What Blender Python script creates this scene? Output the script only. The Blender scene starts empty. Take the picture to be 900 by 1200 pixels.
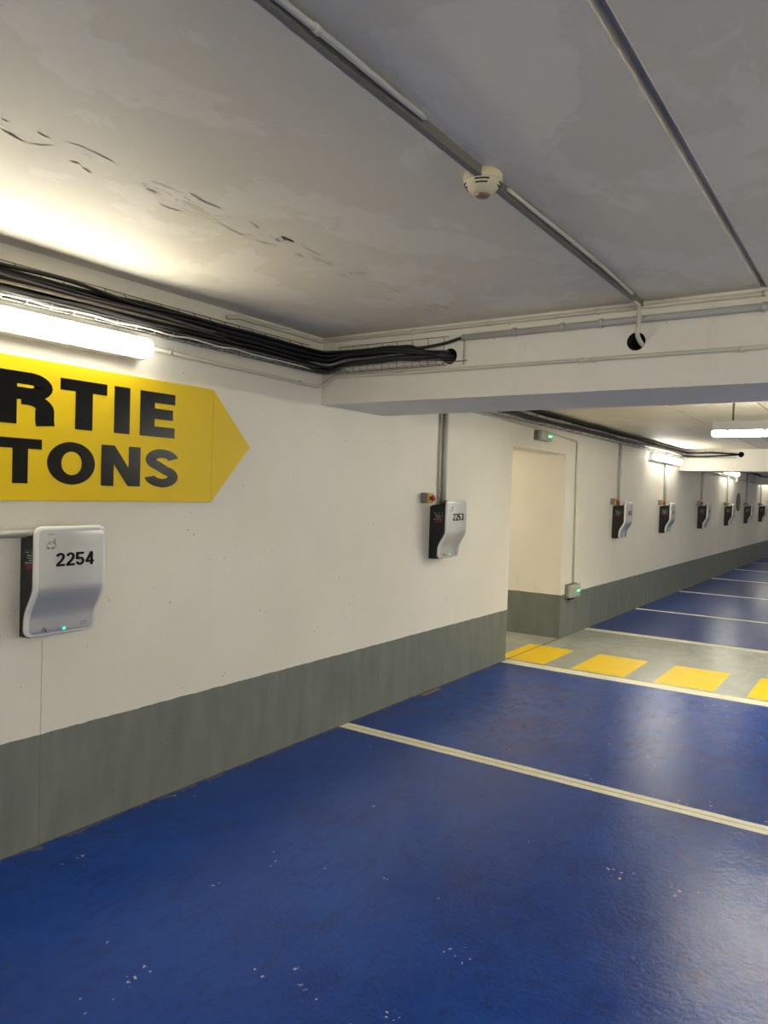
import bpy, bmesh, math, random
from mathutils import Vector, Matrix
C = bpy.context.scene.collection
random.seed(4)
PI = math.pi

# ------------------------------------------------------------ materials
def lin(c): return tuple(((v/255+.055)/1.055)**2.4 if v > 10 else v/255/12.92 for v in c)
class NT:
    def __init__(s, name):
        s.m = bpy.data.materials.new(name); s.m.use_nodes = True
        s.t = s.m.node_tree; s.b = s.t.nodes['Principled BSDF']
    def n(s, kind, **kw):
        o = s.t.nodes.new(kind)
        for k, v in kw.items():
            if k.startswith('i_'):
                o.inputs[k[2:].replace('_', ' ')].default_value = v
            else: setattr(o, k, v)
        return o
    def l(s, a, b): s.t.links.new(a, b)
    def math(s, op, a, b=None, clamp=False):
        o = s.n('ShaderNodeMath', operation=op, use_clamp=clamp)
        for i, v in enumerate((a, b)):
            if v is None: continue
            if isinstance(v, (int, float)): o.inputs[i].default_value = v
            else: s.l(v, o.inputs[i])
        return o.outputs[0]
    def mix(s, fac, a, b):
        o = s.n('ShaderNodeMix', data_type='RGBA')
        if isinstance(fac, (int, float)): o.inputs[0].default_value = fac
        else: s.l(fac, o.inputs[0])
        for i, v in ((6, a), (7, b)):
            if isinstance(v, tuple): o.inputs[i].default_value = (*v[:3], 1)
            else: s.l(v, o.inputs[i])
        return o.outputs[2]
    def noise(s, scale, vec=None, detail=4, rough=.55, dist=0):
        o = s.n('ShaderNodeTexNoise', i_Scale=scale, i_Detail=detail, i_Roughness=rough, i_Distortion=dist)
        if vec is not None: s.l(vec, o.inputs['Vector'])
        return o.outputs['Fac']
    def ramp(s, fac, lo, hi):
        o = s.n('ShaderNodeMapRange', clamp=True); s.l(fac, o.inputs[0])
        o.inputs[1].default_value = lo; o.inputs[2].default_value = hi
        return o.outputs[0]
    def pos(s): 
        s.tc = s.n('ShaderNodeTexCoord'); return s.tc.outputs['Object']
    def xyz(s, v):
        o = s.n('ShaderNodeSeparateXYZ'); s.l(v, o.inputs[0]); return o.outputs
    def mixv(s, v, sc, amt):
        o = s.n('ShaderNodeTexNoise', i_Scale=sc*9); s.l(v, o.inputs['Vector'])
        m = s.n('ShaderNodeVectorMath', operation='SCALE'); s.l(o.outputs['Color'], m.inputs[0]); m.inputs['Scale'].default_value = amt
        a = s.n('ShaderNodeVectorMath', operation='ADD'); s.l(v, a.inputs[0]); s.l(m.outputs[0], a.inputs[1]); return a.outputs[0]
    def scaled(s, v, sc):
        o = s.n('ShaderNodeMapping'); s.l(v, o.inputs['Vector']); o.inputs['Scale'].default_value = sc
        return o.outputs[0]
    def bump(s, h, strength, dist, prev=None):
        o = s.n('ShaderNodeBump', i_Strength=strength, i_Distance=dist); s.l(h, o.inputs['Height'])
        if prev is not None: s.l(prev, o.inputs['Normal'])
        return o.outputs[0]
    def col(s, c):
        if isinstance(c, tuple): s.b.inputs['Base Color'].default_value = (*c[:3], 1)
        else: s.l(c, s.b.inputs['Base Color'])
    def rough(s, r):
        if isinstance(r, (int, float)): s.b.inputs['Roughness'].default_value = r
        else: s.l(r, s.b.inputs['Roughness'])
    def nrm(s, b): s.l(b, s.b.inputs['Normal'])

def simple(name, rgb, rough=.5, metal=0, var=.06, scale=30, bump=0, spec=.5):
    t = NT(name); p = t.pos(); n = t.noise(scale, p)
    a = lin(rgb); b = tuple(max(0, v*(1-var*2)) for v in a)
    t.col(t.mix(n, b, a)); t.rough(rough); t.b.inputs['Metallic'].default_value = metal
    t.b.inputs['Specular IOR Level'].default_value = spec
    if bump: t.nrm(t.bump(n, bump, .002))
    return t.m
def emit(name, rgb, strength, base=(240, 240, 235)):
    t = NT(name); t.col(lin(base)); t.b.inputs['Emission Color'].default_value = (*rgb, 1)
    t.b.inputs['Emission Strength'].default_value = strength; t.rough(.35); return t.m

def wall_mat(band):
    t = NT('wall_paint' + str(band)); p = t.pos(); x, y, z = t.xyz(p)
    big = t.noise(1.3, p, 5, .6); fine = t.noise(90, p, 3, .6); mid = t.noise(9, t.scaled(p, (1, 1, .25)), 5, .6)
    white = t.mix(t.ramp(big, .35, .7), lin((226, 221, 210)), lin((233, 229, 219)))
    streak = t.ramp(mid, .62, .8)
    white = t.mix(t.math('MULTIPLY', streak, .12), white, lin((150, 142, 128)))
    # small pits in the concrete
    v = t.n('ShaderNodeTexVoronoi', i_Scale=13.0); t.l(p, v.inputs['Vector'])
    pit = t.math('LESS_THAN', v.outputs['Distance'], .055)
    keep = t.math('GREATER_THAN', t.noise(2.5, p, 2), .47)
    pit = t.math('MULTIPLY', pit, keep)
    col = t.mix(t.math('MULTIPLY', pit, .55), white, lin((96, 90, 82)))
    if band:
        grey = t.mix(t.ramp(mid, .3, .75), lin((104, 109, 104)), lin((124, 129, 123)))
        grey = t.mix(t.math('MULTIPLY', t.ramp(big, .5, .75), .35), grey, lin((96, 98, 94)))
        grey = t.mix(t.math('MULTIPLY', pit, .6), grey, lin((60, 62, 60)))
        edge = t.math('ADD', z, t.math('MULTIPLY', t.noise(14, p, 3), .012))
        m = t.math('LESS_THAN', edge, .466)
        col = t.mix(m, col, grey)
        # worn paint along the foot of the wall
        wob = t.math('MULTIPLY', t.ramp(t.noise(7, p, 5, .7), .5, .75), .05)
        foot = t.math('LESS_THAN', z, t.math('ADD', wob, .006))
        col = t.mix(t.math('MULTIPLY', foot, .6), col, lin((124, 116, 96)))
        # construction joint running up the near wall
        jj = t.math('ABSOLUTE', t.math('SUBTRACT', y, t.math('ADD', 1.748, t.math('MULTIPLY', t.noise(20, p), .01))))
        j = t.math('MULTIPLY', t.math('LESS_THAN', jj, .0025), t.math('LESS_THAN', z, .85))
        col = t.mix(t.math('MULTIPLY', j, .4), col, lin((80, 78, 72)))
    t.col(col); t.rough(.6)
    h = t.math('SUBTRACT', t.math('ADD', t.math('MULTIPLY', fine, .5), t.math('MULTIPLY', t.noise(25, p), 1.2)), pit)
    t.nrm(t.bump(h, .35, .0025)); return t.m
M = {}
M['wall'] = wall_mat(True); M['wall_plain'] = wall_mat(False)

def ceil_mat():
    t = NT('ceiling_paint'); p = t.pos(); x, y, z = t.xyz(p)
    w = t.scaled(p, (1.0, .7, 1))
    patch = t.noise(2.1, w, 7, .62, .4)
    a = t.mix(t.ramp(patch, .52, .545), lin((232, 222, 200)), lin((240, 231, 211)))
    p2 = t.noise(4.5, w, 8, .65, .8)
    a = t.mix(t.math('MULTIPLY', t.ramp(p2, .62, .65), .5), a, lin((246, 239, 222)))
    p3 = t.noise(22, t.scaled(p, (1.6, .5, 1)), 6, .7)
    a = t.mix(t.math('MULTIPLY', t.ramp(p3, .6, .75), .15), a, lin((180, 176, 170)))
    t.col(a); t.rough(.62)
    # cracked filler band along a slab joint, x about 0.95
    dx = t.math('ABSOLUTE', t.math('SUBTRACT', x, t.math('ADD', .95, t.math('MULTIPLY', t.math('SUBTRACT', t.noise(3, p), .5), .12))))
    band = t.ramp(dx, .075, .03)
    rag = t.noise(28, t.scaled(p, (1.6, .35, 1)), 8, .75, .5)
    rid = t.math('MULTIPLY', t.math('MULTIPLY', t.ramp(rag, .54, .62), band), t.ramp(t.noise(4.5, p, 3), .47, .6))
    h = t.math('ADD', t.math('MULTIPLY', rid, 2.6), t.math('ADD', t.math('MULTIPLY', t.noise(7, p, 6), .8), t.math('MULTIPLY', t.noise(70, p, 3), .08)))
    h = t.math('ADD', h, t.math('MULTIPLY', t.ramp(patch, .5, .515), .12))
    v = t.n('ShaderNodeTexVoronoi', i_Scale=6.0); t.l(p, v.inputs['Vector'])
    pm = t.ramp(v.outputs['Distance'], .10, .04)
    pm = t.math('MULTIPLY', pm, t.math('GREATER_THAN', t.noise(3.3, p, 1), .56))
    h = t.math('SUBTRACT', h, t.math('MULTIPLY', pm, .5))
    b0 = t.bump(h, .28, .01)
    t.nrm(t.bump(rid, .5, .008, b0)); return t.m
M['ceiling'] = ceil_mat()

def floor_mat():
    t = NT('floor_paint'); p = t.pos(); x, y, z = t.xyz(p)
    n1 = t.noise(1.4, p, 6, .6, .3); n2 = t.noise(6, p, 7, .7, .6); n3 = t.noise(16, t.scaled(p, (1, .45, 1)), 6, .7, 1.2)
    blue = t.mix(t.ramp(n1, .3, .7), lin((0, 50, 132)), lin((2, 66, 160)))
    blue = t.mix(t.math('MULTIPLY', t.ramp(n2, .45, .75), .42), blue, lin((26, 76, 156)))
    blue = t.mix(t.math('MULTIPLY', t.ramp(n3, .5, .68), .55), blue, lin((0, 34, 100)))
    v = t.n('ShaderNodeTexVoronoi', i_Scale=30.0); t.l(t.mixv(p, 8, .03), v.inputs['Vector'])
    spec = t.math('LESS_THAN', v.outputs['Distance'], .16)
    cl = t.math('GREATER_THAN', t.noise(3.2, p, 3, .6), .635)
    spec = t.math('MULTIPLY', spec, cl)
    blue = t.mix(t.math('MULTIPLY', spec, .8), blue, lin((196, 190, 176)))
    grey = t.mix(t.ramp(n2, .3, .7), lin((164, 168, 160)), lin((186, 188, 178)))
    grey = t.mix(t.math('MULTIPLY', t.ramp(n3, .55, .75), .35), grey, lin((112, 112, 104)))
    strip = t.math('MULTIPLY', t.math('GREATER_THAN', y, 6.2), t.math('LESS_THAN', y, 8.4))
    m = t.math('MAXIMUM', strip, t.math('MAXIMUM', t.math('LESS_THAN', x, -.001), t.math('GREATER_THAN', x, 5.0)))
    col = t.mix(m, blue, grey)
    # dark joint along the wall line across the opening
    jt = t.math('MULTIPLY', t.math('LESS_THAN', t.math('ABSOLUTE', t.math('ADD', x, .003)), .008), strip)
    col = t.mix(t.math('MULTIPLY', jt, .75), col, lin((58, 56, 50)))
    # dirt gathered along the wall foot
    wob = t.math('MULTIPLY', t.ramp(t.noise(9, p, 6, .75), .42, .72), .06)
    foot = t.math('LESS_THAN', x, t.math('ADD', wob, .004))
    foot = t.math('MULTIPLY', foot, t.math('SUBTRACT', 1, m))
    col = t.mix(t.math('MULTIPLY', foot, .5), col, lin((112, 104, 86)))
    t.col(col)
    t.rough(t.math('ADD', .12, t.math('MULTIPLY', n2, .2)))
    t.b.inputs['Specular IOR Level'].default_value = .36
    h = t.math('ADD', t.math('MULTIPLY', t.noise(5, p, 3), 1.2), t.math('MULTIPLY', t.noise(46, p, 4, .62), .8))
    t.nrm(t.bump(h, .4, .006)); return t.m
M['floor'] = floor_mat()
def line_mat(name, rgb, dirt):
    t = NT(name); p = t.pos(); n = t.noise(7, p, 7, .7); n2 = t.noise(50, p, 4, .7)
    c = t.mix(t.ramp(n, .35, .75), lin(rgb), lin(dirt))
    c = t.mix(t.math('MULTIPLY', t.ramp(n2, .62, .72), .35), c, lin((130, 122, 90)))
    x, y, z = t.xyz(p)
    jt = t.math('MULTIPLY', t.math('LESS_THAN', t.math('ABSOLUTE', t.math('ADD', x, .003)), .008), t.math('GREATER_THAN', y, 6.2))
    c = t.mix(t.math('MULTIPLY', jt, .75), c, lin((58, 56, 50)))
    t.col(c); t.rough(.4); t.nrm(t.bump(n2, .2, .002)); return t.m
M['line'] = line_mat('cream_road_paint', (246, 240, 212), (228, 220, 190))
M['yellow'] = line_mat('yellow_road_paint', (255, 216, 0), (244, 202, 8))
M['sign'] = simple('sign_yellow', (226, 192, 0), .45, var=.03, scale=5, spec=.3)
M['letter'] = simple('sign_black', (6, 5, 6), .24, var=.1, spec=.22)
M['black'] = simple('black_plastic', (18, 19, 20), .38, var=.1)
M['cable'] = simple('cable_black', (16, 15, 17), .45, var=.1)
M['cable_grey'] = simple('cable_grey', (84, 82, 84), .5)
M['cable_tan'] = simple('cable_tan', (120, 110, 90), .5)
M['cable_white'] = simple('cable_white', (214, 210, 200), .5)
M['white_plastic'] = simple('white_plastic', (226, 225, 222), .35, var=.02)
M['pvc'] = simple('painted_pvc', (208, 202, 186), .5, var=.05)
M['pvc_grey'] = simple('grey_pvc', (184, 183, 178), .45, var=.04)
M['silver'] = simple('silver_panel', (192, 192, 194), .36, metal=.35, var=.02)
M['wire'] = simple('zinc_wire', (128, 124, 114), .4, metal=.1)
M['cream'] = simple('aged_cream_plastic', (222, 210, 172), .45, var=.05)
M['dark'] = simple('dark_slot', (14, 12, 10), .7)
M['lens'] = simple('detector_lens', (150, 120, 100), .15, metal=.2)
M['red'] = simple('red_plastic', (170, 40, 24), .4)
M['yel_plastic'] = simple('yellow_plastic', (196, 160, 40), .4)
M['grey_plastic'] = simple('grey_plastic', (132, 128, 128), .5)
M['clear'] = simple('frosted_plastic', (186, 186, 170), .3)
M['st_green'] = simple('sticker_green', (50, 120, 70), .5)
M['st_white'] = simple('sticker_white', (190, 190, 190), .5)
M['st_red'] = simple('sticker_red', (170, 40, 44), .5)
M['tube'] = emit('lamp_diffuser', (1, .965, .83), 10.5)
M['tube_far'] = emit('far_lamp_diffuser', (1, .965, .83), 15)
M['tube_hung'] = emit('hung_lamp_diffuser', (1, .965, .83), 34)
M['led'] = emit('green_led', (.03, 1, .45), .8, (20, 160, 90))
M['led_exit'] = emit('green_exit_led', (.35, 1, .55), 1.1, (40, 180, 90))
M['led_glow'] = emit('green_exit_pane', (.12, .8, .4), .05, (130, 170, 145))

# ------------------------------------------------------------ helpers
def obj(name, bm, m, parent=None, smooth=False):
    me = bpy.data.meshes.new(name); bm.normal_update(); bm.to_mesh(me); bm.free()
    me.materials.append(m)
    if smooth:
        for p in me.polygons: p.use_smooth = True
    o = bpy.data.objects.new(name, me); C.objects.link(o)
    if parent is not None: o.parent = parent
    return o
def tag(o, label=None, cat=None, group=None, kind=None):
    if label: o['label'] = label
    if cat: o['category'] = cat
    if group: o['group'] = group
    if kind: o['kind'] = kind
    return o
def thing(name, label, cat, loc=(0, 0, 0), group=None):
    o = bpy.data.objects.new(name, None); C.objects.link(o); o.location = loc; o.empty_display_size = .05
    return tag(o, label, cat, group)
def dup(root, loc, label):
    r = root.copy(); C.objects.link(r); r.location = loc; r['label'] = label
    for ch in list(root.children):
        c = ch.copy(); C.objects.link(c); c.parent = r
        for g in list(ch.children):
            d = g.copy(); C.objects.link(d); d.parent = c
    return r
def box(bm, x0, x1, y0, y1, z0, z1, bev=0, seg=2):
    v = [bm.verts.new((x, y, z)) for x in (x0, x1) for y in (y0, y1) for z in (z0, z1)]
    fs = [bm.faces.new([v[i] for i in q]) for q in ((0, 1, 3, 2), (4, 6, 7, 5), (0, 4, 5, 1), (2, 3, 7, 6), (0, 2, 6, 4), (1, 5, 7, 3))]
    if bev:
        es = list({e for f in fs for e in f.edges})
        bmesh.ops.bevel(bm, geom=es, offset=bev, segments=seg, profile=.5, affect='EDGES')
    return bm
def B(*a, **k): return box(bmesh.new(), *a, **k)
def rings(bm, rs, closed=True, caps=True):
    R = [[bm.verts.new(p) for p in r] for r in rs]
    n = len(R[0])
    for a, b in zip(R, R[1:]):
        for i in range(n if closed else n-1):
            j = (i+1) % n
            bm.faces.new((a[i], a[j], b[j], b[i]))
    if caps:
        bm.faces.new(list(reversed(R[0]))); bm.faces.new(R[-1])
    return R
def tube(bm, pts, r, n=8, smoothpath=0):
    P = [Vector(p) for p in pts]
    if smoothpath:
        Q = []
        for i in range(len(P)-1):
            p0 = P[max(i-1, 0)]; p1 = P[i]; p2 = P[i+1]; p3 = P[min(i+2, len(P)-1)]
            for k in range(smoothpath):
                t = k/smoothpath
                Q.append(.5*((2*p1)+(p2-p0)*t+(2*p0-5*p1+4*p2-p3)*t*t+(3*p1-p0-3*p2+p3)*t**3))
        P = Q+[P[-1]]
    d = (P[1]-P[0]).normalized(); up = Vector((0, 0, 1)) if abs(d.z) < .9 else Vector((1, 0, 0))
    u = d.cross(up).normalized(); rs = []
    for i, p in enumerate(P):
        a = P[max(i-1, 0)]; b = P[min(i+1, len(P)-1)]; t = (b-a).normalized()
        u = (u-t*u.dot(t)).normalized(); w = t.cross(u)
        rs.append([p+r*(math.cos(2*PI*k/n)*u+math.sin(2*PI*k/n)*w) for k in range(n)])
    rings(bm, rs); return bm
def T(pts, r, n=10, s=0): return tube(bmesh.new(), pts, r, n, s)
def lathe(bm, prof, c, axis='z', n=32, flip=1):
    rs = []
    for r, h in prof:
        ring = []
        for k in range(n):
            a = 2*PI*k/n; p = (r*math.cos(a), r*math.sin(a), h)
            if axis == 'x': p = (h, p[0], p[1])
            ring.append((c[0]+p[0], c[1]+p[1], c[2]+p[2]))
        rs.append(ring)
    rings(bm, rs); return bm
def fixn(bm): bmesh.ops.recalc_face_normals(bm, faces=bm.faces); return bm

# ------------------------------------------------------------ lettering
# glyphs are drawn with a broad nib: strokes are polylines, in a 1-high cell
def arc(cx, cy, rx, ry, a0, a1, n=14):
    return [(cx+rx*math.cos(math.radians(a0+(a1-a0)*k/n)), cy+ry*math.sin(math.radians(a0+(a1-a0)*k/n))) for k in range(n+1)]
def glyph(ch, w, tv, th):
    """strokes (lists of centre points) for a glyph of width w, height 1, vertical stem tv, bar th"""
    a, b = tv/2, th/2
    S = {
    'I': [[(w/2, 0), (w/2, 1)]],
    'T': [[(w/2, 0), (w/2, 1)], [(0, 1-b), (w, 1-b)]],
    'E': [[(a, 0), (a, 1)], [(0, 1-b), (w, 1-b)], [(0, b), (w, b)], [(0, .52), (w*.94, .52)]],
    'P': [[(a, 0), (a, 1)], [(a, 1-b), (w*.6, 1-b)]+arc(w*.6, .70, w*.4-a, .30-b, 90, -90)+[(a, .4+b)]],
    'R': [[(a, 0), (a, 1)], [(a, 1-b), (w*.56, 1-b)]+arc(w*.56, .735, w*.38-a, .265-b, 90, -90)+[(a, .47+b)],
          [(w*.4, .495)]+list(reversed(arc(w*.5, .30, w*.47-a, .195, 0, 90, 8)))+[(w*.97-a, .12), (w*.985-a, 0)]],
    'N': [[(a, 0), (a, 1)], [(w-a, 0), (w-a, 1)]],
    'O': [arc(w/2, .5, w/2-a, .5-b, 0, 360, 40)],
    'S': [arc(w*.5, .725, w*.5-a, .275-b, 5, 90, 8)+arc(w*.5, .72, w*.48-a, .28-b, 97, 245, 14)+arc(w*.5, .275, w*.5-a, .285-b, 68, -90, 14)[0:]+arc(w*.5, .275, w*.5-a, .275-b, -98, -178, 9)],
    '2': [arc(w*.5, .70, w*.5-a, .30-b, 172, -32, 16)+[(w*.62, .40), (w*.28, .2), (a*1.05, b)], [(0.02, b), (w, b)]],
    '3': [arc(w*.5, .745, w*.46-a, .255-b, 170, -90, 16), arc(w*.5, .28, w*.5-a, .28-b, 90, -170, 16), [(w*.36, .53), (w*.52, .53)]],
    '4': [[(w-a*1.7, 0), (w-a*1.7, 1)], [(0, .27), (w, .27)], [(a*.7, .27), (w-a*1.9, .97)]],
    '5': [[(w*.93, 1-b), (w*.17, 1-b)], [(w*.2, 1), (w*.13, .46)], arc(w*.48, .32, w*.52-a, .32-b, 145, -168, 20)],
    '1': [[(w*.62, 0), (w*.62, 1)], [(w*.2, .72), (w*.62, .86)]],
    '0': [arc(w/2, .5, w/2-a, .5-b, 0, 360, 30)],
    '9': [arc(w*.5, .66, w*.5-a, .34-b, 0, 360, 26), arc(w*.45, .55, w*.55-a, .55-b, 0, -100, 12)],
    '8': [arc(w*.5, .75, w*.44-a, .25-b, 0, 360, 22), arc(w*.5, .275, w*.5-a, .275-b, 0, 360, 24)],
    '7': [[(0, 1-b), (w, 1-b)], [(w-a, 1-b), (w*.5, .45), (w*.32, 0)]],
    '6': [arc(w*.5, .34, w*.5-a, .34-b, 0, 360, 26), arc(w*.55, .45, w*.55-a, .55-b, 180, 75, 12)],
    }
    return S[ch]
def stroke_quads(pts, a, b):
    """offset of a polyline with an elliptic nib (half-widths a horizontally, b vertically)"""
    L, Rr = [], []; n = len(pts); closed = math.dist(pts[0], pts[-1]) < 1e-6
    for i, p in enumerate(pts):
        if closed: q0 = pts[i-1] if i > 0 else pts[-2]; q1 = pts[i+1] if i < n-1 else pts[1]
        else: q0 = pts[max(i-1, 0)]; q1 = pts[min(i+1, n-1)]
        dx, dy = q1[0]-q0[0], q1[1]-q0[1]; l = math.hypot(dx, dy) or 1
        nx, ny = -dy/l*a, dx/l*b
        L.append((p[0]+nx, p[1]+ny)); Rr.append((p[0]-nx, p[1]-ny))
    return L, Rr
def draw_glyph(bm, ch, w, tv, th, fx, thick=.0006):
    """fx maps (u, v, lift) to a 3d point; v in 0..1, u in cell units of height"""
    for si, st in enumerate(glyph(ch, w, tv, th)):
        L, Rr = stroke_quads(st, tv/2, th/2); lift = thick+si*.00012
        for i in range(len(st)-1):
            lo = [fx(*q, 0) for q in (L[i], L[i+1], Rr[i+1], Rr[i])]
            hi = [fx(*q, lift) for q in (L[i], L[i+1], Rr[i+1], Rr[i])]
            v = [bm.verts.new(q) for q in hi]; bm.faces.new(v)
    if ch == 'N':
        q = [(0, 1), (tv*1.05, 1), (w, 0), (w-tv*1.05, 0)]
        bm.faces.new([bm.verts.new(fx(*p, thick+.0003)) for p in q])
    return bm
def face_out(bm, axis=(1, 0, 0)):
    bm.normal_update()
    for f in bm.faces:
        if f.normal.dot(Vector(axis)) < 0: f.normal_flip()
    return bm
def text_mesh(body, size, name='tmp'):
    cu = bpy.data.curves.new(name, 'FONT'); cu.body = body; cu.size = size; cu.align_x = 'CENTER'
    o = bpy.data.objects.new(name, cu); C.objects.link(o)
    dg = bpy.context.evaluated_depsgraph_get(); me = bpy.data.meshes.new_from_object(o.evaluated_get(dg))
    bpy.data.objects.remove(o); bpy.data.curves.remove(cu)
    bm = bmesh.new(); bm.from_mesh(me); bpy.data.meshes.remove(me); return bm

# ------------------------------------------------------------ layout constants
X1, Y0, Y1 = 9.0, -4.5, 30.0
CZ1, CZ2 = 2.405, 2.317
BEAM = [(3.515, 4.173, 2.007), (12.65, 13.3, 1.978), (20.72, 21.37, 1.965), (28.4, 29.05, 1.965)]
DY0, DY1, DZ = 6.27, 7.6, 1.948
TOP = 2.75

# ------------------------------------------------------------ room shell
def struct(name, bm, m, parent=None):
    o = obj(name, fixn(bm), m, parent); o['kind'] = 'structure'; return o
struct('floor', B(-3.6, X1, Y0, Y1, -.2, 0), M['floor'])
bm = bmesh.new()
box(bm, -.25, 0, Y0, DY0, 0, TOP); box(bm, -.25, 0, DY1, Y1, 0, TOP); box(bm, -.25, 0, DY0, DY1, DZ, TOP)
struct('wall_left', bm, M['wall'])
struct('wall_right', B(X1, X1+.25, Y0, Y1, 0, TOP), M['wall'])
struct('wall_back', B(0, X1, Y0-.25, Y0, 0, TOP), M['wall'])
struct('wall_front', B(0, X1, Y1, Y1+.25, 0, TOP), M['wall'])
# passage behind the opening
struct('wall_passage_far', B(-3.6, -.25, DY1, DY1+.2, 0, TOP), M['wall'])
struct('wall_passage_near', B(-3.6, -.25, DY0-.2, DY0, 0, TOP), M['wall'])
struct('wall_passage_end', B(-3.8, -3.6, DY0-.2, DY1+.2, 0, TOP), M['wall'])
struct('ceiling_passage', B(-3.6, -.25, DY0, DY1, 2.2, 2.4), M['wall_plain'])

def ceiling(name, y0, y1, z, joints):
    """slab soffit with recessed joints; each joint = (x0, x1, depth, chamfer)"""
    prof = [(0, z)]
    for a, b, d, c in joints: prof += [(a, z), (a, z+d), (b, z+d), (b, z+c), (b+c*1.2, z)]
    prof += [(X1, z), (X1, TOP), (0, TOP)]
    bm = bmesh.new()
    rings(bm, [[(x, y0, zz) for x, zz in prof], [(x, y1, zz) for x, zz in prof]])
    bmesh.ops.triangulate(bm, faces=[f for f in bm.faces if len(f.verts) > 4])
    return struct(name, bm, M['ceiling'])
ceil1 = ceiling('ceiling', Y0, BEAM[0][0]+.1, CZ1, [(2.359, 2.383, .035, .005)])
J2 = [(1.195, 1.21, .03, .003), (1.908, 1.923, .03, .003)]
ceiling('ceiling', BEAM[0][1]-.1, BEAM[1][0]+.1, CZ2, J2)
ceiling('ceiling', BEAM[1][1]-.1, BEAM[2][0]+.1, CZ2, J2)
ceiling('ceiling', BEAM[2][1]-.1, Y1, CZ2, J2)
# loose flakes of filler along the cracked joint
segs = [(0.968, 1.02, 0.964, 1.048), (0.914, 1.05, 0.889, 1.134), (0.889, 1.134, 0.944, 1.183), (0.978, 1.109, 0.974, 1.15), (1.0, 1.187, 1.008, 1.243), (1.004, 1.236, 0.999, 1.336), (0.898, 1.259, 0.904, 1.287), (0.887, 1.304, 0.874, 1.343), (0.921, 1.498, 0.931, 1.541), (0.858, 1.594, 0.866, 1.692), (1.016, 1.589, 1.006, 1.662), (0.998, 1.626, 1.004, 1.744), (1.001, 1.866, 0.985, 1.933), (0.89, 1.861, 0.886, 1.958), (0.886, 2.01, 0.902, 2.083), (0.992, 2.144, 0.989, 2.279), (0.908, 2.212, 0.91, 2.261)]
def flake(x0, y0, x1, y1, w, drop):
    bm = bmesh.new(); n = 7; A = []; Bm = []
    for k in range(n+1):
        t = k/n; e = math.sin(PI*t)**.7
        x = x0+(x1-x0)*t+random.uniform(-.003, .003); y = y0+(y1-y0)*t
        A.append((x-w*e*random.uniform(.7, 1.2), y, CZ1-.0005))
        Bm.append((x+.001, y, CZ1-drop*e*random.uniform(.6, 1)-.0008))
    for zz in (0, .0022):
        a = [bm.verts.new((p[0], p[1], p[2]+zz)) for p in A]; b = [bm.verts.new((p[0], p[1], p[2]+zz)) for p in Bm]
        for i in range(n): bm.faces.new((a[i], b[i], b[i+1], a[i+1]))
    return obj('loose_flake', bm, M['ceiling'], ceil1)
for s in segs: flake(*s, random.uniform(.006, .012), random.uniform(.0015, .0035))
# the one big open chip: a dark hollow with a hanging lip
bm = bmesh.new(); pts = []
for k in range(14):
    a = 2*PI*k/14; r = random.uniform(.8, 1.1)
    pts.append((1.0+.009*r*math.cos(a), 2.062+.04*r*math.sin(a)*(1 if math.sin(a) > 0 else .8), CZ1-.001))
bm.faces.new([bm.verts.new(p) for p in pts]); 
obj('open_chip', bm, simple('bare_concrete', (104, 96, 86), .9, bump=.8), ceil1)
flake(.996, 2.02, .99, 2.10, .009, .006)

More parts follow.
